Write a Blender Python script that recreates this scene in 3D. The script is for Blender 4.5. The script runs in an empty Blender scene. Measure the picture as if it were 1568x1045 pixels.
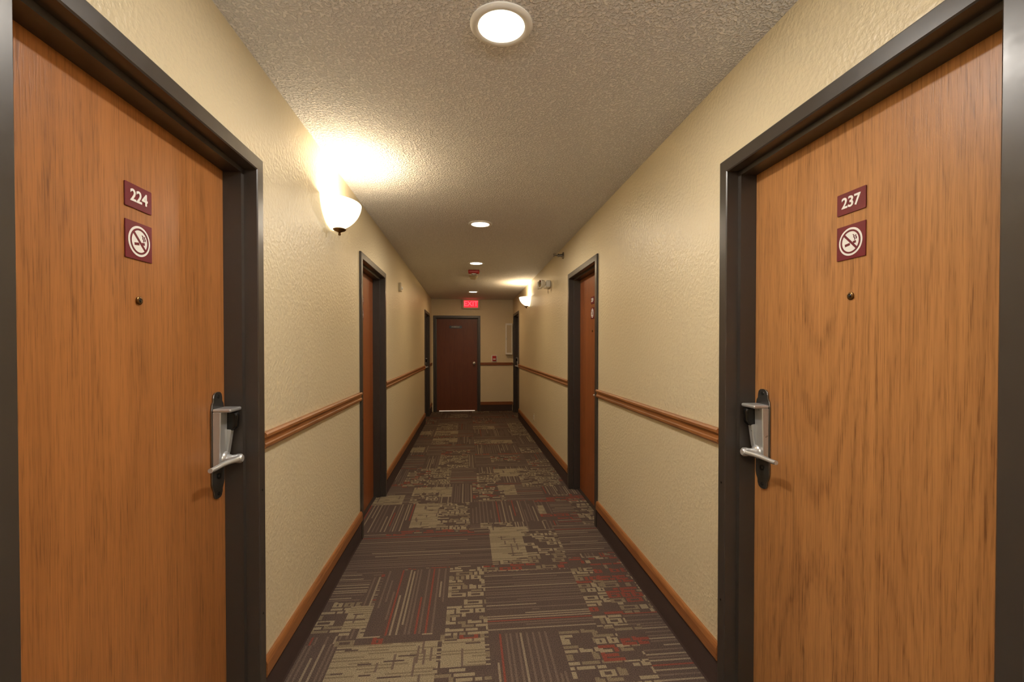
import bpy, bmesh, math, random
import numpy as np
from mathutils import Vector, Matrix
random.seed(7); rng=np.random.RandomState(11)
scene=bpy.context.scene
scene.view_settings.view_transform='Standard'

# ---------------- dimensions (metres) ----------------
XL,XR=-0.769,1.0
YB,YE=-3.5,10.0
CZ=2.44
EYE=1.385

def lin(c):
    return tuple(((v/255)/12.92 if v/255<=0.04045 else ((v/255+0.055)/1.055)**2.4) for v in c)+(1,)

# ---------------- materials ----------------
def newmat(name):
    m=bpy.data.materials.new(name); m.use_nodes=True
    nt=m.node_tree; b=nt.nodes['Principled BSDF']
    return m,nt,b
def plain(name,col,rough=0.5,metal=0.0,emis=None,es=0,spec=None):
    m,nt,b=newmat(name)
    tc=nt.nodes.new('ShaderNodeTexCoord'); n=nt.nodes.new('ShaderNodeTexNoise'); n.inputs['Scale'].default_value=35
    nt.links.new(tc.outputs['Object'],n.inputs['Vector'])
    mr=nt.nodes.new('ShaderNodeMapRange'); mr.inputs['To Min'].default_value=max(0.02,rough-0.06); mr.inputs['To Max'].default_value=min(1,rough+0.06)
    nt.links.new(n.outputs['Fac'],mr.inputs['Value']); nt.links.new(mr.outputs['Result'],b.inputs['Roughness'])
    b.inputs['Base Color'].default_value=lin(col); b.inputs['Metallic'].default_value=metal
    if spec is not None: b.inputs['Specular IOR Level'].default_value=spec
    if emis:
        b.inputs['Emission Color'].default_value=lin(emis); b.inputs['Emission Strength'].default_value=es
    return m
def textured(name,col,rough,scale,strength,dist,detail=3,var=0.06,spec=0.5,ramp=None,cav=0.0):
    m,nt,b=newmat(name); L=nt.links.new
    tc=nt.nodes.new('ShaderNodeTexCoord')
    n=nt.nodes.new('ShaderNodeTexNoise'); n.inputs['Scale'].default_value=scale; n.inputs['Detail'].default_value=detail
    L(tc.outputs['Object'],n.inputs['Vector'])
    src=n.outputs['Fac']
    if ramp:
        r=nt.nodes.new('ShaderNodeMapRange'); r.interpolation_type='SMOOTHSTEP'
        r.inputs['From Min'].default_value=ramp[0]; r.inputs['From Max'].default_value=ramp[1]
        L(src,r.inputs['Value']); src=r.outputs['Result']
    bp=nt.nodes.new('ShaderNodeBump'); bp.inputs['Strength'].default_value=strength; bp.inputs['Distance'].default_value=dist
    L(src,bp.inputs['Height']); L(bp.outputs['Normal'],b.inputs['Normal'])
    n2=nt.nodes.new('ShaderNodeTexNoise'); n2.inputs['Scale'].default_value=1.3; L(tc.outputs['Object'],n2.inputs['Vector'])
    mx=nt.nodes.new('ShaderNodeMix'); mx.data_type='RGBA'
    c=lin(col); mx.inputs['A'].default_value=tuple(v*(1-var) for v in c[:3])+(1,); mx.inputs['B'].default_value=tuple(min(1,v*(1+var)) for v in c[:3])+(1,)
    L(n2.outputs['Fac'],mx.inputs['Factor']); out=mx.outputs['Result']
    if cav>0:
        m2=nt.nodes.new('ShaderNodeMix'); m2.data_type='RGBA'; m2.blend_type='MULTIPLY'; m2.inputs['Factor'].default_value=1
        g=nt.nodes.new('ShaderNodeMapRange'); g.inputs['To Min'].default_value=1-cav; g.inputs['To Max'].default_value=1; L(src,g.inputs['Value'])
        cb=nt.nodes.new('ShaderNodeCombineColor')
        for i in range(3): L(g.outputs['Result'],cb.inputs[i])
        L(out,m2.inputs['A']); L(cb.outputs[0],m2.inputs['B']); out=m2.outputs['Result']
    L(out,b.inputs['Base Color'])
    b.inputs['Roughness'].default_value=rough; b.inputs['Specular IOR Level'].default_value=spec
    return m
def wood(name,seed,light,dark,figure=8,along='Z',contrast=1.0,rough=0.38,fscale=4.0,lscale=0.55):
    m,nt,b=newmat(name); L=nt.links.new
    tc=nt.nodes.new('ShaderNodeTexCoord'); sp=nt.nodes.new('ShaderNodeSeparateXYZ'); L(tc.outputs['Object'],sp.inputs[0])
    def math_(op,a,bv):
        k=nt.nodes.new('ShaderNodeMath'); k.operation=op
        for i,v in enumerate((a,bv)):
            if v is None: continue
            if isinstance(v,(int,float)): k.inputs[i].default_value=v
            else: L(v,k.inputs[i])
        return k.outputs[0]
    if along=='Z': ac=math_('ADD',sp.outputs['X'],sp.outputs['Y']); al=sp.outputs['Z']
    elif along=='Y': ac=math_('ADD',sp.outputs['X'],sp.outputs['Z']); al=sp.outputs['Y']
    else: ac=math_('ADD',sp.outputs['Y'],sp.outputs['Z']); al=sp.outputs['X']
    def noise(a,l,detail=2,dist=0):
        cb=nt.nodes.new('ShaderNodeCombineXYZ'); L(math_('MULTIPLY',ac,a),cb.inputs[0]); cb.inputs[1].default_value=seed; L(math_('MULTIPLY',al,l),cb.inputs[2])
        n=nt.nodes.new('ShaderNodeTexNoise'); n.inputs['Scale'].default_value=1; n.inputs['Detail'].default_value=detail; n.inputs['Distortion'].default_value=dist
        L(cb.outputs[0],n.inputs['Vector']); return n.outputs['Fac']
    n1=noise(fscale,lscale,1.0,0.05)
    jag=noise(55,18,3)
    ph=math_('ADD',math_('MULTIPLY',n1,figure*6.283),math_('MULTIPLY',jag,1.7))
    ring=math_('SINE',ph,None)
    ring=math_('POWER',math_('ABSOLUTE',ring,None),7.0)
    # figure strength varies across the veneer
    fade=nt.nodes.new('ShaderNodeMapRange'); fade.inputs['From Min'].default_value=0.35; fade.inputs['From Max'].default_value=0.65; fade.inputs['To Min'].default_value=0.25; fade.inputs['To Max'].default_value=1.1
    L(noise(3.2,0.4,1),fade.inputs['Value'])
    n2=noise(190,3.5,4); n3=noise(14,0.35,2); n4=noise(380,12,2)
    pore=nt.nodes.new('ShaderNodeMapRange'); pore.inputs['From Min'].default_value=0.52; pore.inputs['From Max'].default_value=0.66; L(n4,pore.inputs['Value'])
    rp=math_('MULTIPLY',math_('MULTIPLY',ring,fade.outputs['Result']),math_('ADD',math_('MULTIPLY',pore.outputs['Result'],0.6),0.5))
    f=math_('MULTIPLY',rp,0.75*contrast)
    f=math_('ADD',f,math_('MULTIPLY',math_('SUBTRACT',n2,0.5),0.9))
    f=math_('ADD',f,math_('MULTIPLY',math_('SUBTRACT',n3,0.5),0.6))
    f=math_('ADD',f,math_('MULTIPLY',pore.outputs['Result'],0.30))
    f=math_('ADD',f,0.14)
    f.node.use_clamp=True
    mx=nt.nodes.new('ShaderNodeMix'); mx.data_type='RGBA'; mx.inputs['A'].default_value=lin(light); mx.inputs['B'].default_value=lin(dark)
    L(f,mx.inputs['Factor']); L(mx.outputs['Result'],b.inputs['Base Color'])
    bp=nt.nodes.new('ShaderNodeBump'); bp.inputs['Strength'].default_value=0.12; bp.inputs['Distance'].default_value=0.001; bp.invert=True
    L(pore.outputs['Result'],bp.inputs['Height']); L(bp.outputs['Normal'],b.inputs['Normal'])
    b.inputs['Roughness'].default_value=rough; b.inputs['Specular IOR Level'].default_value=0.4
    return m

M_wall=textured('wall_paint',(216,203,171),0.36,60,0.24,0.005,3,0.03,0.5,(0.35,0.7))
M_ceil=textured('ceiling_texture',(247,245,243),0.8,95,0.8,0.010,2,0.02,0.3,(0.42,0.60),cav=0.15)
M_frame=plain('frame_bronze_paint',(56,50,45),0.33,0,spec=0.6)
M_oakY=wood('oak_trim',3.3,(156,102,56),(102,60,30),5,'Y',0.5)
M_oakX=wood('oak_trim_cross',5.3,(140,82,40),(94,52,24),5,'X',0.5)
M_cove=textured('carpet_cove',(76,62,58),1.0,400,0.5,0.002,2,0.1,0.1)
M_sil=plain('satin_chrome',(198,200,201),0.30,0.6,spec=0.8)
M_pl=plain('dark_nickel',(130,126,122),0.22,0.9)
M_black=plain('black_plastic',(14,13,12),0.25)
M_maroon=plain('maroon_plastic',(104,8,32),0.35)
M_white=plain('white_plastic',(240,240,236),0.4)
M_beige=plain('beige_plastic',(205,192,165),0.4)
M_brass=plain('aged_bronze',(120,90,55),0.35,1.0)
M_red=plain('red_plastic',(170,22,16),0.35)
M_redglow=plain('exit_red_glow',(200,20,20),0.5,0,(255,36,52),1.5)
M_pinkglow=plain('exit_letter_glow',(255,90,90),0.5,0,(255,80,90),1.6)
M_glass=plain('opal_glass',(250,240,215),0.25,0,(255,240,206),1.8)
M_lens=plain('downlight_lens',(255,245,225),0.4,0,(255,240,212),7.0)
M_clear=plain('lamp_reflector',(210,210,205),0.08,1.0)
M_gap=plain('door_gap_glow',(255,245,225),0.6,0,(255,240,215),0.5)

# ---------------- helpers ----------------
def link(o,parent=None):
    bpy.context.collection.objects.link(o)
    if parent: o.parent=parent
    return o
def empty(name):
    e=bpy.data.objects.new(name,None); e.empty_display_size=0.05; return link(e)
def mesh_obj(name,verts,faces,mats,parent=None,bevel=0,smooth=False,midx=None,seg=2):
    me=bpy.data.meshes.new(name); me.from_pydata([tuple(v) for v in verts],[],faces)
    if not isinstance(mats,(list,tuple)): mats=[mats]
    for m in mats: me.materials.append(m)
    if midx: me.polygons.foreach_set('material_index',midx)
    bm=bmesh.new(); bm.from_mesh(me); bmesh.ops.recalc_face_normals(bm,faces=bm.faces); bm.to_mesh(me); bm.free()
    if smooth: me.polygons.foreach_set('use_smooth',[True]*len(me.polygons))
    o=link(bpy.data.objects.new(name,me),parent)
    if bevel:
        md=o.modifiers.new('bevel','BEVEL'); md.width=bevel; md.segments=seg; md.limit_method='ANGLE'; md.angle_limit=math.radians(35)
    return o
BF=[(0,1,2,3),(7,6,5,4),(0,4,5,1),(1,5,6,2),(2,6,7,3),(3,7,4,0)]
def boxes(name,lst,mats,parent=None,bevel=0):
    V=[];Fc=[];mi=[]
    for b in lst:
        x0,x1,y0,y1,z0,z1=b[:6]; k=len(V)
        V+=[(x0,y0,z0),(x1,y0,z0),(x1,y1,z0),(x0,y1,z0),(x0,y0,z1),(x1,y0,z1),(x1,y1,z1),(x0,y1,z1)]
        Fc+=[tuple(i+k for i in f) for f in BF]; mi+=[b[6] if len(b)>6 else 0]*6
    return mesh_obj(name,V,Fc,mats,parent,bevel,midx=mi)
class Fr:
    """local frame on a surface: u viewer's right, v up, w out of the surface"""
    def __init__(s,o,r,n): s.o=Vector(o); s.r=Vector(r); s.n=Vector(n); s.up=s.n.cross(s.r)
    def __call__(s,u,v,w): return s.o+s.r*u+s.up*v+s.n*w
    def at(s,u,v,w=0): return Fr(s(u,v,w),s.r,s.n)
def side_frame(side,y,z,off=0):
    if side=='L': return Fr((XL-off,y,z),(0,1,0),(1,0,0))
    if side=='R': return Fr((XR+off,y,z),(0,-1,0),(-1,0,0))
def end_frame(x,z,off=0): return Fr((x,YE+off,z),(1,0,0),(0,-1,0))
def ceil_frame(x,y): return Fr((x,y,CZ),(1,0,0),(0,0,-1))
def prism(name,F,pts,w0,w1,mat,parent=None,bevel=0,smooth=False,taper=1.0):
    n=len(pts)
    V=[F(u,v,w0) for u,v in pts]+[F(u*taper,v*taper,w1) for u,v in pts]
    Fc=[tuple(range(n)),tuple(range(2*n-1,n-1,-1))]+[(i,(i+1)%n,(i+1)%n+n,i+n) for i in range(n)]
    return mesh_obj(name,V,Fc,mat,parent,bevel,smooth)
def circ(r,n=40,cu=0,cv=0,rv=None): 
    rv=rv or r
    return [(cu+r*math.cos(2*math.pi*i/n),cv+rv*math.sin(2*math.pi*i/n)) for i in range(n)]
def rect(w,h,cu=0,cv=0): return [(cu-w/2,cv-h/2),(cu+w/2,cv-h/2),(cu+w/2,cv+h/2),(cu-w/2,cv+h/2)]
def rrect(w,h,r,n=6):
    p=[]
    for cx,cy,a in ((w/2-r,h/2-r,0),(-w/2+r,h/2-r,90),(-w/2+r,-h/2+r,180),(w/2-r,-h/2+r,270)):
        for i in range(n+1):
            t=math.radians(a+90*i/n); p.append((cx+r*math.cos(t),cy+r*math.sin(t)))
    return p
def lathe(name,F,prof,mat,parent=None,n=40,smooth=True,axis='w'):
    V=[];Fc=[]
    for r,w in prof:
        for i in range(n):
            a=2*math.pi*i/n
            V.append(F(r*math.cos(a),r*math.sin(a),w) if axis=='w' else F(r*math.cos(a),w,r*math.sin(a)))
    for j in range(len(prof)-1):
        for i in range(n):
            Fc.append((j*n+i,j*n+(i+1)%n,(j+1)*n+(i+1)%n,(j+1)*n+i))
    if prof[0][0]>1e-5: Fc.append(tuple(range(n)))
    if prof[-1][0]>1e-5: Fc.append(tuple(range((len(prof)-1)*n,len(prof)*n)))
    o=mesh_obj(name,V,Fc,mat,parent,0,smooth)
    if smooth:
        md=o.modifiers.new('es','EDGE_SPLIT'); md.split_angle=math.radians(40)
    return o
def ring(name,F,r0,r1,w0,w1,mat,parent=None,n=48):
    V=[]
    for r,w in ((r0,w0),(r1,w0),(r1,w1),(r0,w1)):
        V+=[F(r*math.cos(2*math.pi*i/n),r*math.sin(2*math.pi*i/n),w) for i in range(n)]
    Fc=[(j*n+i,j*n+(i+1)%n,((j+1)%4)*n+(i+1)%n,((j+1)%4)*n+i) for j in range(4) for i in range(n)]
    return mesh_obj(name,V,Fc,mat,parent)
def tube(name,pts,rad,mat,parent=None,radii=None):
    c=bpy.data.curves.new(name,'CURVE'); c.dimensions='3D'; c.bevel_depth=rad; c.bevel_resolution=5; c.use_fill_caps=True
    s=c.splines.new('NURBS'); s.points.add(len(pts)-1)
    for i,p in enumerate(pts):
        s.points[i].co=(*p,1); s.points[i].radius=radii[i] if radii else 1
    s.use_endpoint_u=True; s.order_u=3; s.resolution_u=10
    c.materials.append(mat)
    return link(bpy.data.objects.new(name,c),parent)
def text(name,F,body,size,mat,parent=None,ext=0.0006,bold=0.0):
    c=bpy.data.curves.new(name,'FONT'); c.body=body; c.size=size; c.align_x='CENTER'; c.align_y='CENTER'; c.extrude=ext; c.offset=bold
    c.materials.append(mat)
    o=bpy.data.objects.new(name,c); link(o,parent)
    m=Matrix.Identity(4)
    for i in range(3):
        m[i][0]=F.r[i]; m[i][1]=F.up[i]; m[i][2]=F.n[i]; m[i][3]=F.o[i]
    o.matrix_world=m
    return o

# ---------------- doors data ----------------
FW=0.05
HEADS={'L':2.03,'R':2.058,'E':2.035}
DOORS=[('L',0.850,1.741,'far','224'),('R',0.762,1.663,'far','237'),
       ('L',3.42,4.33,'near','226'),('R',3.475,4.385,'near','239'),
       ('L',8.43,9.335,'far','228'),('R',8.85,9.755,'far','241')]
END=(-0.68,0.235)
LAP=0.02
def openings(side): return sorted((d[1],d[2]) for d in DOORS if d[0]==side)

# ---------------- shell ----------------
T=0.16
for side,nm in (('L','left'),('R','right')):
    x0,x1=(XL-T,XL) if side=='L' else (XR,XR+T)
    HEAD=HEADS[side]
    bl=[]; y=YB
    for a,b in openings(side):
        bl.append((x0,x1,y,a-LAP,0,CZ)); bl.append((x0,x1,a-LAP,b+LAP,HEAD+LAP,CZ)); y=b+LAP
    bl.append((x0,x1,y,YE,0,CZ))
    boxes('wall_'+nm,bl,M_wall)
    segs=[]; y=YB
    for a,b in openings(side): segs.append((y,a-FW)); y=b+FW
    segs.append((y,YE-0.002))
    s=1 if side=='L' else -1; X=XL if side=='L' else XR
    def sweep(name,profs,mats):
        V=[];Fc=[];mi=[]
        for prof,m in profs:
            for (a,b) in segs:
                k=len(V); n=len(prof)
                V+=[(X+s*d,a+0.001,z) for d,z in prof]+[(X+s*d,b-0.001,z) for d,z in prof]
                Fc+=[tuple(k+i for i in range(n)),tuple(k+2*n-1-i for i in range(n))]+[(k+i,k+(i+1)%n,k+(i+1)%n+n,k+i+n) for i in range(n)]
                mi+=[m]*(n+2)
        return mesh_obj(name,V,Fc,mats,midx=mi)
    cove=[(0,0.001),(0.012,0.001),(0.009,0.012),(0.009,0.14),(0,0.14)]
    cap=[(0,0.14),(0.016,0.14),(0.018,0.146),(0.018,0.188),(0.014,0.200),(0.010,0.206),(0,0.206)]
    sweep('baseboard_'+nm,[(cove,0),(cap,1)],[M_cove,M_oakY])
    rail=[(0,1.004),(0.012,1.004),(0.018,1.012),(0.018,1.022),(0.013,1.026),(0.013,1.045),(0.022,1.050),(0.022,1.060),(0.016,1.066),(0,1.066)]
    sweep('trim_'+('1' if side=='L' else '2'),[(rail,0)],[M_oakY])

HEAD=HEADS['E']
boxes('wall_end',[(XL-T,END[0]-LAP,YE,YE+T,0,CZ),(END[1]+LAP,XR+T,YE,YE+T,0,CZ),(END[0]-LAP,END[1]+LAP,YE,YE+T,HEAD+LAP,CZ)],M_wall)
boxes('wall_back',[(XL-T,XR+T,YB-T,YB,0,CZ)],M_wall)
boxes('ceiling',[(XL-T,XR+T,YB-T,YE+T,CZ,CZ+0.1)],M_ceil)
boxes('baseboard_end',[(END[1]+FW+0.001,XR-0.019,YE-0.009,YE,0.001,0.14,0),(END[1]+FW+0.001,XR-0.019,YE-0.018,YE,0.14,0.206,1)],[M_cove,M_oakX])
boxes('trim_3',[(END[1]+FW+0.001,XR-0.023,YE-0.02,YE,1.004,1.066)],[M_oakX],bevel=0.005)

# ---------------- carpet ----------------
c=0.01
cx0,cx1=XL-T,XR+T
nx=int(round((cx1-cx0)/c)); cy0,cy1=YB,YE+0.16; ny=int(round((cy1-cy0)/c))
idx=np.zeros((ny,nx),dtype=np.int32)
def R(a,b): return rng.randint(a,b+1)
def stripes(h,w,axis):
    B=np.zeros((h,w),int); n=w if axis=='L' else h; Ln=h if axis=='L' else w
    i=R(1,3)
    while i<n:
        col=3 if rng.rand()<0.36 else 4
        if rng.rand()<0.05: col=2
        a,b=0,Ln
        if rng.rand()<0.35: a=R(0,Ln//2)
        if rng.rand()<0.35: b=Ln-R(0,Ln//2)
        if axis=='L': B[a:b,i]=col
        else: B[i,a:b]=col
        i+=R(2,3)
    return B
def maze(h,w,cols,fill=0.62):
    B=np.zeros((h,w),int); 
    a=0
    while a<h:
        p=3 if rng.rand()<0.6 else 5
        b=0
        while b<w:
            ln=R(3,11)
            if rng.rand()<fill:
                col=cols[R(0,len(cols)-1)]
                B[a:a+p-1,b:b+ln-1]=col
                if rng.rand()<0.4: B[a:a+p,b:b+2]=col
                if p==5 and ln>5: B[a+1:a+3,b+2:b+ln-3]=0
            b+=ln
        a+=p
    return B
def tan(h,w):
    B=np.ones((h,w),int)
    for a in range(0,h,2):
        b=0
        while b<w:
            ln=R(4,16)
            if rng.rand()<0.5: B[a,b:b+ln]=5
            b+=ln
    for _ in range(h*w//70):
        a,b=R(0,h-1),R(0,w-1); l=R(4,12)
        if rng.rand()<0.5: B[a,b:b+l]=0
        else: B[a:a+l,b]=4
    return B
def put(X0,X1,Y0,Y1,t):
    a=max(0,int(round((Y0-cy0)/c))); b=min(ny,int(round((Y1-cy0)/c))); l=max(0,int(round((X0-cx0)/c))); r=min(nx,int(round((X1-cx0)/c)))
    h,w=b-a,r-l
    if h<=0 or w<=0: return
    if t=='L' or t=='T': B=stripes(h,w,t)
    elif t=='M': B=maze(h,w,[1,1,5],0.75)
    elif t=='R': B=maze(h,w,[2,2,5,2],0.65)
    elif t=='X': B=maze(h,w,[1,2,5,1],0.65)
    elif t=='A': B=tan(h,w)
    idx[a:b,l:r]=B
P=0.62
gx=np.arange(-5,4)*P+0.10
gy=[2.19+P*k for k in range(-10,14)]
for ix,X0 in enumerate(gx):
    for iy,Y0 in enumerate(gy):
        base='L' if (ix+iy)%2 else 'T'
        put(X0,X0+P,Y0,Y0+P,base)
        k=rng.rand()
        u,v=rng.choice([0,0.3*P]),rng.choice([0,0.35*P])
        if k<0.24: put(X0+u,X0+P*0.6+u,Y0+v,Y0+P*0.5+v,'A'); put(X0,X0+P*0.4,Y0,Y0+P*0.6,'M')
        elif k<0.46: put(X0+u,X0+P*0.55+u,Y0,Y0+P,'M')
        elif k<0.58: put(X0,X0+P,Y0+v,Y0+0.3*P+v,'R')
        elif k<0.84: put(X0+u,X0+P*0.6+u,Y0+v,Y0+P*0.5+v,'X')
        if rng.rand()<0.4: put(X0,X0+P,Y0,Y0+0.06,'R')
for q in [(-.95,-.60,1.55,2.19,'L'),(-.60,.10,1.55,2.17,'M'),(-.60,-.14,1.88,2.17,'A'),(-.12,.08,1.98,2.17,'A'),(-.55,-.2,1.5,1.8,'A'),(.10,.44,1.55,2.19,'L'),(.44,.80,1.75,2.3,'M'),(.60,.80,1.95,2.2,'X'),(.80,1.16,1.5,2.3,'T'),(.72,.86,2.05,2.2,'R'),
          (-.62,.1,2.17,2.22,'R'),
          (-.77,-.57,2.25,2.55,'M'),(-.62,-.50,2.3,2.5,'A'),(-.95,-.57,2.55,2.9,'T'),(-.50,-.11,2.23,2.88,'L'),(-.11,.10,2.2,2.9,'M'),(.10,.64,2.19,2.80,'T'),(.64,.98,2.3,2.95,'X'),(.78,.98,2.40,2.85,'R'),(.10,.64,2.82,2.9,'R'),
          (-.95,.16,2.9,3.5,'T'),(.16,.46,2.95,3.5,'A'),(.40,.66,2.9,3.4,'M'),(.66,1.1,3.0,3.5,'T'),(-.6,.05,3.42,3.5,'R'),
          (-.95,-.45,3.5,4.1,'L'),(-.45,-.22,3.55,4.1,'A'),(-.24,.02,3.5,4.1,'M'),(.02,.6,3.6,4.1,'L'),(.6,.85,3.6,3.75,'R'),
          (.05,.3,4.15,4.7,'X'),(-.65,-.4,4.6,5.2,'X'),(.55,.95,4.5,5.1,'M')]: put(*q)
pal=np.array([lin((86,73,67)),lin((138,126,104)),lin((124,69,58)),lin((130,117,99)),lin((104,90,80)),lin((119,106,87))],dtype=np.float32)
xs=cx0+np.arange(nx+1)*(cx1-cx0)/nx; ys=cy0+np.arange(ny+1)*(cy1-cy0)/ny
gxv,gyv=np.meshgrid(xs,ys); co=np.stack([gxv,gyv,np.zeros_like(gxv)],-1).reshape(-1,3).astype(np.float32)
ii,jj=np.meshgrid(np.arange(nx),np.arange(ny)); a=(jj*(nx+1)+ii).reshape(-1)
fa=np.stack([a,a+1,a+nx+2,a+nx+1],-1).astype(np.int32)
me=bpy.data.meshes.new('floor'); me.vertices.add(len(co)); me.vertices.foreach_set('co',co.ravel())
me.loops.add(fa.size); me.loops.foreach_set('vertex_index',fa.ravel())
me.polygons.add(len(fa)); me.polygons.foreach_set('loop_start',np.arange(0,fa.size,4,dtype=np.int32)); 
me.update(calc_edges=True)
at=me.attributes.new('tilecol','FLOAT_COLOR','FACE'); at.data.foreach_set('color',pal[idx.reshape(-1)].ravel())
m,nt,b=newmat('carpet'); L=nt.links.new
an=nt.nodes.new('ShaderNodeAttribute'); an.attribute_name='tilecol'
tc=nt.nodes.new('ShaderNodeTexCoord'); n=nt.nodes.new('ShaderNodeTexNoise'); n.inputs['Scale'].default_value=240; n.inputs['Detail'].default_value=2; L(tc.outputs['Object'],n.inputs['Vector'])
mr=nt.nodes.new('ShaderNodeMapRange'); mr.inputs['From Min'].default_value=0.3; mr.inputs['From Max'].default_value=0.7; mr.inputs['To Min'].default_value=0.5; mr.inputs['To Max'].default_value=1.45; L(n.outputs['Fac'],mr.inputs['Value'])
vm=nt.nodes.new('ShaderNodeVectorMath'); vm.operation='SCALE'; L(an.outputs['Color'],vm.inputs[0]); L(mr.outputs['Result'],vm.inputs['Scale']); L(vm.outputs['Vector'],b.inputs['Base Color'])
b.inputs['Roughness'].default_value=1; b.inputs['Specular IOR Level'].default_value=0.1
bp=nt.nodes.new('ShaderNodeBump'); bp.inputs['Strength'].default_value=0.5; bp.inputs['Distance'].default_value=0.003; L(n.outputs['Fac'],bp.inputs['Height']); L(bp.outputs['Normal'],b.inputs['Normal'])
me.materials.append(m); fo=bpy.data.objects.new('floor',me); link(fo)

# ---------------- doors ----------------
PROF=[(0,0.0005),(0,0.012),(0.004,0.015),(0.046,0.015),(0.05,0.012),(0.05,-0.032),(0.066,-0.034),(0.066,-0.096),(0.032,-0.096),(0.032,0.0005)]
LD=0.096
def build_frame(Fo,u0,u1,parent,HEAD):
    a,b=u0-FW,u1+FW; top=HEAD+FW
    V=[];Fc=[]; n=len(PROF)
    for p in range(4):
        for q,w in PROF:
            u,v=[(a+q,0.001),(a+q,top-q),(b-q,top-q),(b-q,0.001)][p]
            V.append(Fo(u,v,w))
    for p in range(3):
        for i in range(n):
            Fc.append((p*n+i,p*n+(i+1)%n,(p+1)*n+(i+1)%n,(p+1)*n+i))
    Fc+= [tuple(range(n)),tuple(range(3*n,4*n))]
    mesh_obj('frame',V,Fc,M_frame,parent)
WOODS={'224':wood('door_oak_a',1.7,(172,113,62),(106,65,32),7,'Z',0.40,fscale=5.0,lscale=0.35),
       '237':wood('door_oak_b',21.6,(184,130,78),(116,74,40),12,'Z',0.55,fscale=2.8,lscale=0.42)}
W_far=wood('door_oak_c',4.4,(148,84,42),(98,53,24),5,'Z',0.4)
W_end=wood('door_oak_d',6.4,(110,58,32),(76,38,20),5,'Z',0.4)
def nosmoke(F):
    e=empty('no_smoking_sign')
    prism('plaque',F,rect(0.098,0.098),0.0003,0.003,M_maroon,e,0.0006)
    prism('white_disc',F,circ(0.040),0.003,0.0036,M_white,e)
    ring('prohibition_ring',F,0.029,0.034,0.0036,0.0044,M_maroon,e)
    def rot(pts,a,cu=0,cv=0): return [(cu+u*math.cos(a)-v*math.sin(a),cv+u*math.sin(a)+v*math.cos(a)) for u,v in pts]
    prism('prohibition_slash',F,rot(rect(0.060,0.006),math.radians(-45)),0.0036,0.0046,M_maroon,e)
    prism('cigarette_left',F,rot(rect(0.017,0.007),math.radians(8),-0.010,-0.008),0.0036,0.0042,M_maroon,e)
    prism('cigarette_right',F,rot(rect(0.010,0.007),math.radians(8),0.014,-0.004),0.0036,0.0042,M_maroon,e)
    tube('smoke_1',[F(0.004+k,0.002+0.004*i,0.0038) for i,k in enumerate((0.010,0.013,0.007,0.010,0.005))],0.0013,M_maroon,e)
    tube('smoke_2',[F(0.006+k,0.004+0.004*i,0.0038) for i,k in enumerate((0.014,0.016,0.011,0.013))],0.0013,M_maroon,e)
def numsign(F,num):
    e=empty('room_number_sign')
    prism('plaque',F,rrect(0.098,0.062,0.002),0.0003,0.003,M_maroon,e,0.0006)
    text('digits',F.at(0,0,0.0035),num,0.043,M_white,e,bold=0.0010)
def peephole(F,parent):
    lathe('peephole',F,[(0.011,0.0002),(0.011,0.003),(0.0085,0.005),(0.006,0.005),(0.005,0.003),(0,0.003)],M_brass,parent,24)
    lathe('peephole_lens',F,[(0.0055,0.004),(0.003,0.0055),(0,0.006)],M_black,parent,20)
def lockset(F,s):
    e=empty('electronic_door_lock')
    hw=0.040
    prof=[(-0.138,0.0),(-0.137,0.012),(-0.132,0.021),(-0.120,0.027),(-0.108,0.028),(-0.094,0.036),(-0.080,hw),(0.170,hw),(0.190,0.036),(0.199,0.029),(0.212,0.028),(0.224,0.024),(0.231,0.015),(0.233,0.0)]
    pts=[(w,v) for v,w in prof]+[(-w,v) for v,w in reversed(prof[1:-1])]
    prism('back_plate',F,pts,0.0003,0.006,M_pl,e,0.0015)
    for v in (-0.121,0.216): lathe('screw',F.at(0,v,0),[(0.006,0.006),(0.006,0.008),(0.003,0.009),(0,0.009)],M_black,e,16)
    def extr(name,sp,ua,ub,mat,bev):
        n=len(sp); V=[F(ua,v,w) for v,w in sp]+[F(ub,v,w) for v,w in sp]
        Fc=[tuple(range(n)),tuple(range(2*n-1,n-1,-1))]+[(i,(i+1)%n,(i+1)%n+n,i+n) for i in range(n)]
        return mesh_obj(name,V,Fc,mat,e,bev,seg=3)
    extr('reader_housing',[(-0.028,0.006),(-0.028,0.020),(-0.01,0.028),(0.09,0.031),(0.165,0.033),(0.165,0.006)],-0.038*s,0.008*s,M_sil,0.003)
    extr('reader_side',[(-0.02,0.006),(-0.02,0.02),(0.02,0.032),(0.100,0.044),(0.105,0.006)],0.0085*s,0.030*s,M_sil,0.003)
    extr('card_slot',[(0.10,0.006),(0.094,0.046),(0.106,0.060),(0.150,0.064),(0.163,0.056),(0.163,0.006)],0.0085*s,0.033*s,M_black,0.006)
    prism('reader_cap',F.at(0,0.171,0),rrect(0.078,0.013,0.006),0.006,0.066,M_sil,e,0.005)
    lathe('rose',F.at(0,0,0),[(0.027,0.006),(0.027,0.026),(0.023,0.034),(0.016,0.038),(0.0125,0.05),(0.014,0.062),(0.0160,0.068),(0.0160,0.080),(0.011,0.086),(0,0.087)],M_sil,e,32)
    tube('lever_arm',[F(0.004*s,0,0.073),F(-0.020*s,0,0.075),F(-0.045*s,0.001,0.068),(F(-0.078*s,-0.003,0.056)),F(-0.115*s,-0.007,0.053),F(-0.145*s,-0.005,0.055)],0.008,M_sil,e,[1.35,1.3,1.1,1.0,1.0,0.95])
    lathe('key_cover',F.at(0,-0.060,0),[(0.010,0.006),(0.010,0.010),(0.004,0.012),(0,0.012)],M_black,e,20)
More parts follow.
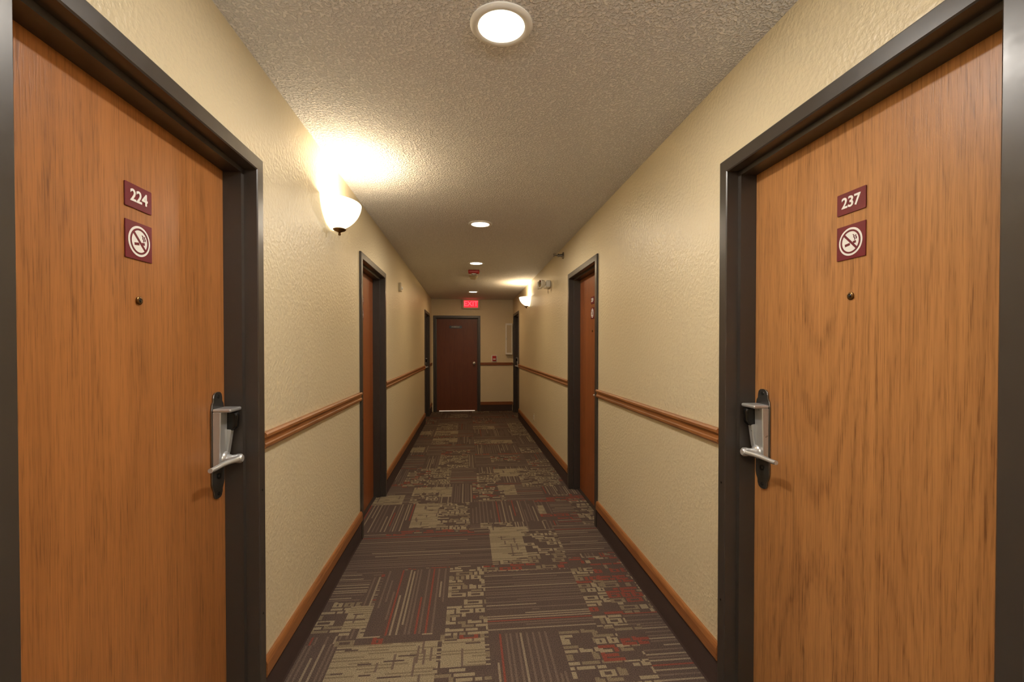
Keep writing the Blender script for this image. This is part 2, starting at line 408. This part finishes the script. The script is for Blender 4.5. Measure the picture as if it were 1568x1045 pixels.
for k,(side,y0,y1,latch,num) in enumerate(DOORS):
    d=empty('door_%d'%(k+1)); HEAD=HEADS[side]
    F0=side_frame(side,0,0); sg=1 if side=='L' else -1
    us=sorted((sg*y0,sg*y1))
    build_frame(F0,us[0],us[1],d,HEAD)
    cu=(us[0]+us[1])/2; W=us[1]-us[0]
    FL=F0.at(cu,0,-LD)
    prism('leaf',FL,[(-W/2-0.01,0.008),(W/2+0.01,0.008),(W/2+0.01,HEAD+0.01),(-W/2-0.01,HEAD+0.01)],-0.044,-0.0005,WOODS.get(num,W_far),d)
    prism('threshold',F0.at(cu,0,0),[(-W/2+0.017,0.0015),(W/2-0.017,0.0015),(W/2-0.017,0.009),(-W/2+0.017,0.009)],-0.145,-0.07,M_frame,d)
    dz=-0.01 if side=='L' else 0.014
    far=1 if side=='L' else -1
    FS=FL.at(0.006 if side=='L' else 0.0,0,0)
    peephole(FS.at(0,1.52+dz,0),d)
    s=far if latch=='far' else -far
    numsign(FS.at(0,1.790+dz,0),num); nosmoke(FS.at(0,1.676+dz,0))
    lockset(FL.at(s*(W/2-0.068),1.0,0),s)
    for v in (0.86,0.4): lathe('jamb_screw',F0.at((us[1] if s>0 else us[0])+s*0.025,v,0.015),[(0.004,0),(0.004,0.0008),(0,0.001)],M_black,d,14)
d=empty('door_7'); F0=end_frame(0,0); HEAD=HEADS['E']; build_frame(F0,END[0],END[1],d,HEAD)
cu=(END[0]+END[1])/2; W=END[1]-END[0]; FL=F0.at(cu,0,-0.06)
prism('leaf',FL,[(-W/2+0.018,0.012),(W/2-0.018,0.012),(W/2-0.018,HEAD-0.018),(-W/2+0.018,HEAD-0.018)],-0.044,0.0,W_end,d)
prism('gap_glow_strip',FL,rect(W-0.14,0.012,0,0.009),-0.03,0.012,M_gap,d)  # glowing strip stands in for light leaking under the end door
lathe('knob',FL.at(W/2-0.085,1.05,0),[(0.032,0),(0.032,0.006),(0.012,0.012),(0.012,0.035),(0.026,0.045),(0.028,0.058),(0.018,0.066),(0,0.068)],M_sil,d,28)
e=empty('door_name_plaque'); FP=FL.at(-0.03,1.84,0)
prism('plaque',FP,rrect(0.27,0.055,0.004),0.0004,0.005,M_black,e,0.001); text('lettering',FP.at(0,0,0.0055),'STAIRWAY',0.036,M_beige,e)

# ---------------- wall sconces ----------------
def sconce(side,y,en=30,col=(1.0,0.83,0.60)):
    F=side_frame(side,y,2.055); e=empty('wall_sconce')
    A,B,Hh=0.19,0.165,0.145
    nt_,ns=18,36
    V=[];Fc=[]
    for layer,th in ((0,0.0),(1,0.006)):
        for j in range(nt_+1):
            t=j/nt_; r=math.sqrt(max(0,1-(1-t)**1.7)); r=r*0.97+0.03
            for i in range(ns+1):
                a=math.pi*i/ns
                V.append(F((A*r-th)*math.cos(a),Hh*t+th*(1-t),max(0.001,(B*r-th)*math.sin(a)+0.002)))
    N=(nt_+1)*(ns+1)
    for l in range(2):
        for j in range(nt_):
            for i in range(ns):
                k=l*N+j*(ns+1)+i; Fc.append((k,k+1,k+ns+2,k+ns+1))
    for i in range(ns):
        k=nt_*(ns+1)+i; Fc.append((k,k+1,N+k+1,N+k))
    mesh_obj('glass_bowl',V,Fc,M_glass,e,0,True)
    prism('wall_plate',F.at(0,0.06,0),rrect(0.11,0.10,0.02),0.0005,0.012,M_brass,e,0.003)
    Fc_=F.at(0,0,0.05)
    lathe('finial',Fc_,[(0.0,-0.034),(0.006,-0.032),(0.008,-0.024),(0.005,-0.018),(0.012,-0.013),(0.030,-0.006),(0.036,0.002),(0.030,0.006),(0,0.006)],M_brass,e,28,True,'v')
    tube('support_arm',[F(0,0.02,0.006),F(0,-0.004,0.02),F(0,-0.010,0.05)],0.006,M_brass,e)
    lathe('bulb',F.at(0,0.08,0.08),[(0,-0.04),(0.012,-0.04),(0.014,-0.01),(0.026,0.015),(0.022,0.032),(0,0.04)],M_glass,e,24,True,'v')
    l=bpy.data.lights.new('lamp_light','POINT'); l.energy=en; l.color=col; l.shadow_soft_size=0.035
    o=link(bpy.data.objects.new('lamp_light',l),e); o.location=F(0,0.122,0.12)
sconce('L',2.68,17); sconce('R',7.33,19,(1,.78,.5)); sconce('R',-0.55,150,(1.0,0.965,0.93)); sconce('L',-0.60,130,(1.0,0.965,0.93))  # last two: unseen, added behind the camera to brighten the near ceiling

# ---------------- ceiling downlights ----------------
for y,p,col in ((-2.6,12,(1,.95,.9)),(-0.8,10,(1,.95,.9)),(1.5,16,(1,.93,.84)),(3.9,14,(1,.85,.65)),(5.7,9,(1,.76,.48)),(8.6,9,(1,.66,.36))):  # first two are unseen extras behind the camera, added as fill light
    F=ceil_frame(0.112,y); e=empty('ceiling_downlight')
    lathe('trim_ring',F,[(0.102,0.0005),(0.102,0.004),(0.096,0.009),(0.084,0.011),(0.076,0.008),(0.074,0.0005)],M_white,e,56)
    lathe('lens',F,[(0.0735,0.001),(0.073,0.006),(0.05,0.011),(0.0,0.013)],M_lens,e,48)
    l=bpy.data.lights.new('lamp_light','AREA'); l.shape='DISK'; l.size=0.14; l.energy=p; l.color=col
    o=link(bpy.data.objects.new('lamp_light',l),e); o.location=(0.112,y,CZ-0.016)

# ---------------- exit sign ----------------
F=end_frame(0.08,2.335,-0.0); e=empty('exit_sign')
prism('mount',F,rrect(0.10,0.10,0.01),0.0005,0.03,M_beige,e,0.002)
prism('housing',F,rrect(0.37,0.21,0.008),0.03,0.075,M_beige,e,0.003)
prism('red_face',F,rrect(0.30,0.150,0.004),0.075,0.078,M_redglow,e)
text('letters',F.at(0,0,0.079),'EXIT',0.15,M_pinkglow,e,bold=0.002)
F=end_frame(0.587,1.155); e=empty('fire_alarm_pull_station')
prism('back_plate',F,rrect(0.125,0.14,0.006),0.0005,0.012,M_white,e,0.002)
prism('red_body',F,rrect(0.085,0.115,0.006),0.012,0.045,M_red,e,0.004)
prism('pull_handle',F.at(0,-0.015,0),rrect(0.06,0.022,0.004),0.045,0.058,M_white,e,0.002)
F=end_frame(0.905,1.58); e=empty('fire_extinguisher_cabinet')
prism('box',F,rrect(0.15,0.68,0.005),0.0005,0.10,M_white,e,0.004)
prism('glass_panel',F,rrect(0.105,0.60,0.004),0.1,0.103,M_beige,e,0.001)
prism('pull_latch',F.at(-0.055,0,0),rrect(0.012,0.05,0.003),0.1,0.118,M_sil,e,0.002)
F=side_frame('R',5.53,2.158); e=empty('emergency_light')
prism('battery_housing',F,rrect(0.20,0.085,0.02),0.0005,0.055,M_white,e,0.01)
for s in (-1,1):
    Q=Fr(F(0.078*s,0.0,0.085),F.r,(F.n+F.r*0.25*s).normalized())
    Q.r=Q.n.cross(Vector((0,0,1)))*-1; Q.up=Vector((0,0,1))
    tube('swivel',[F(0.07*s,0,0.05),F(0.075*s,0,0.075)],0.012,M_beige,e)
    lathe('lamp_head',Q,[(0.0,-0.02),(0.025,-0.018),(0.043,0.0),(0.048,0.03),(0.050,0.045),(0.044,0.047)],M_white,e,32)
    lathe('reflector',Q,[(0.044,0.0475),(0.02,0.05),(0,0.051)],M_clear,e,28)
F=side_frame('R',4.71,2.35); e=empty('fire_sprinkler')
lathe('escutcheon',F,[(0.036,0.0005),(0.036,0.004),(0.028,0.012),(0.016,0.014),(0.014,0.05),(0.018,0.052),(0.018,0.06),(0.01,0.062),(0,0.062)],M_pl,e,28)
for s in (-1,1): tube('yoke_arm',[F(0.012*s,0,0.058),F(0.018*s,0,0.078),F(0.004*s,0,0.098)],0.003,M_pl,e)
lathe('deflector',F.at(0,0,0.098),[(0.006,0),(0.018,0.002),(0.018,0.004),(0,0.005)],M_pl,e,20)
prism('deflector_hood',F.at(0,0.014,0.0),rrect(0.034,0.003,0.001),0.075,0.105,M_pl,e)
F=ceil_frame(0.09,6.25); e=empty('fire_alarm_strobe')
prism('red_housing',F,rrect(0.15,0.11,0.012),0.0005,0.04,M_red,e,0.006)
prism('strobe_lens',F.at(0,0.015,0),rrect(0.07,0.03,0.008),0.04,0.062,M_clear,e,0.006)
F=ceil_frame(0.09,6.75); e=empty('smoke_detector')
lathe('base',F,[(0.065,0.0005),(0.065,0.012),(0.055,0.02),(0.050,0.028),(0.052,0.032),(0.040,0.045),(0.0,0.050)],M_beige,e,40)
F=side_frame('L',5.3,2.075); e=empty('wall_sensor')
prism('housing',F,rrect(0.07,0.10,0.01),0.0005,0.03,M_beige,e,0.006); lathe('lens',F.at(0,-0.01,0.03),[(0.02,0),(0.014,0.01),(0,0.014)],M_white,e,20)
F=side_frame('R',6.8,0.34); e=empty('wall_outlet')
prism('cover_plate',F,rrect(0.07,0.115,0.006),0.0005,0.006,M_beige,e,0.002)
for v in (-0.02,0.02):
    prism('receptacle',F.at(0,v,0),rrect(0.034,0.028,0.01),0.006,0.008,M_white,e)
    for u in (-0.006,0.006): prism('slot',F.at(u,v,0),rect(0.002,0.009),0.008,0.0084,M_black,e)

# ---------------- world and camera ----------------
w=bpy.data.worlds.new('world'); scene.world=w; w.use_nodes=True
w.node_tree.nodes['Background'].inputs[0].default_value=(0.02,0.018,0.015,1)
cam=bpy.data.cameras.new('camera'); co_=bpy.data.objects.new('camera',cam); link(co_)
cam.sensor_width=36; cam.lens=36*700/1568; cam.shift_y=0.0122; cam.clip_start=0.02
co_.location=(0,0,EYE); co_.rotation_euler=(math.radians(90-0.7),0,math.radians(-5.59))
scene.camera=co_
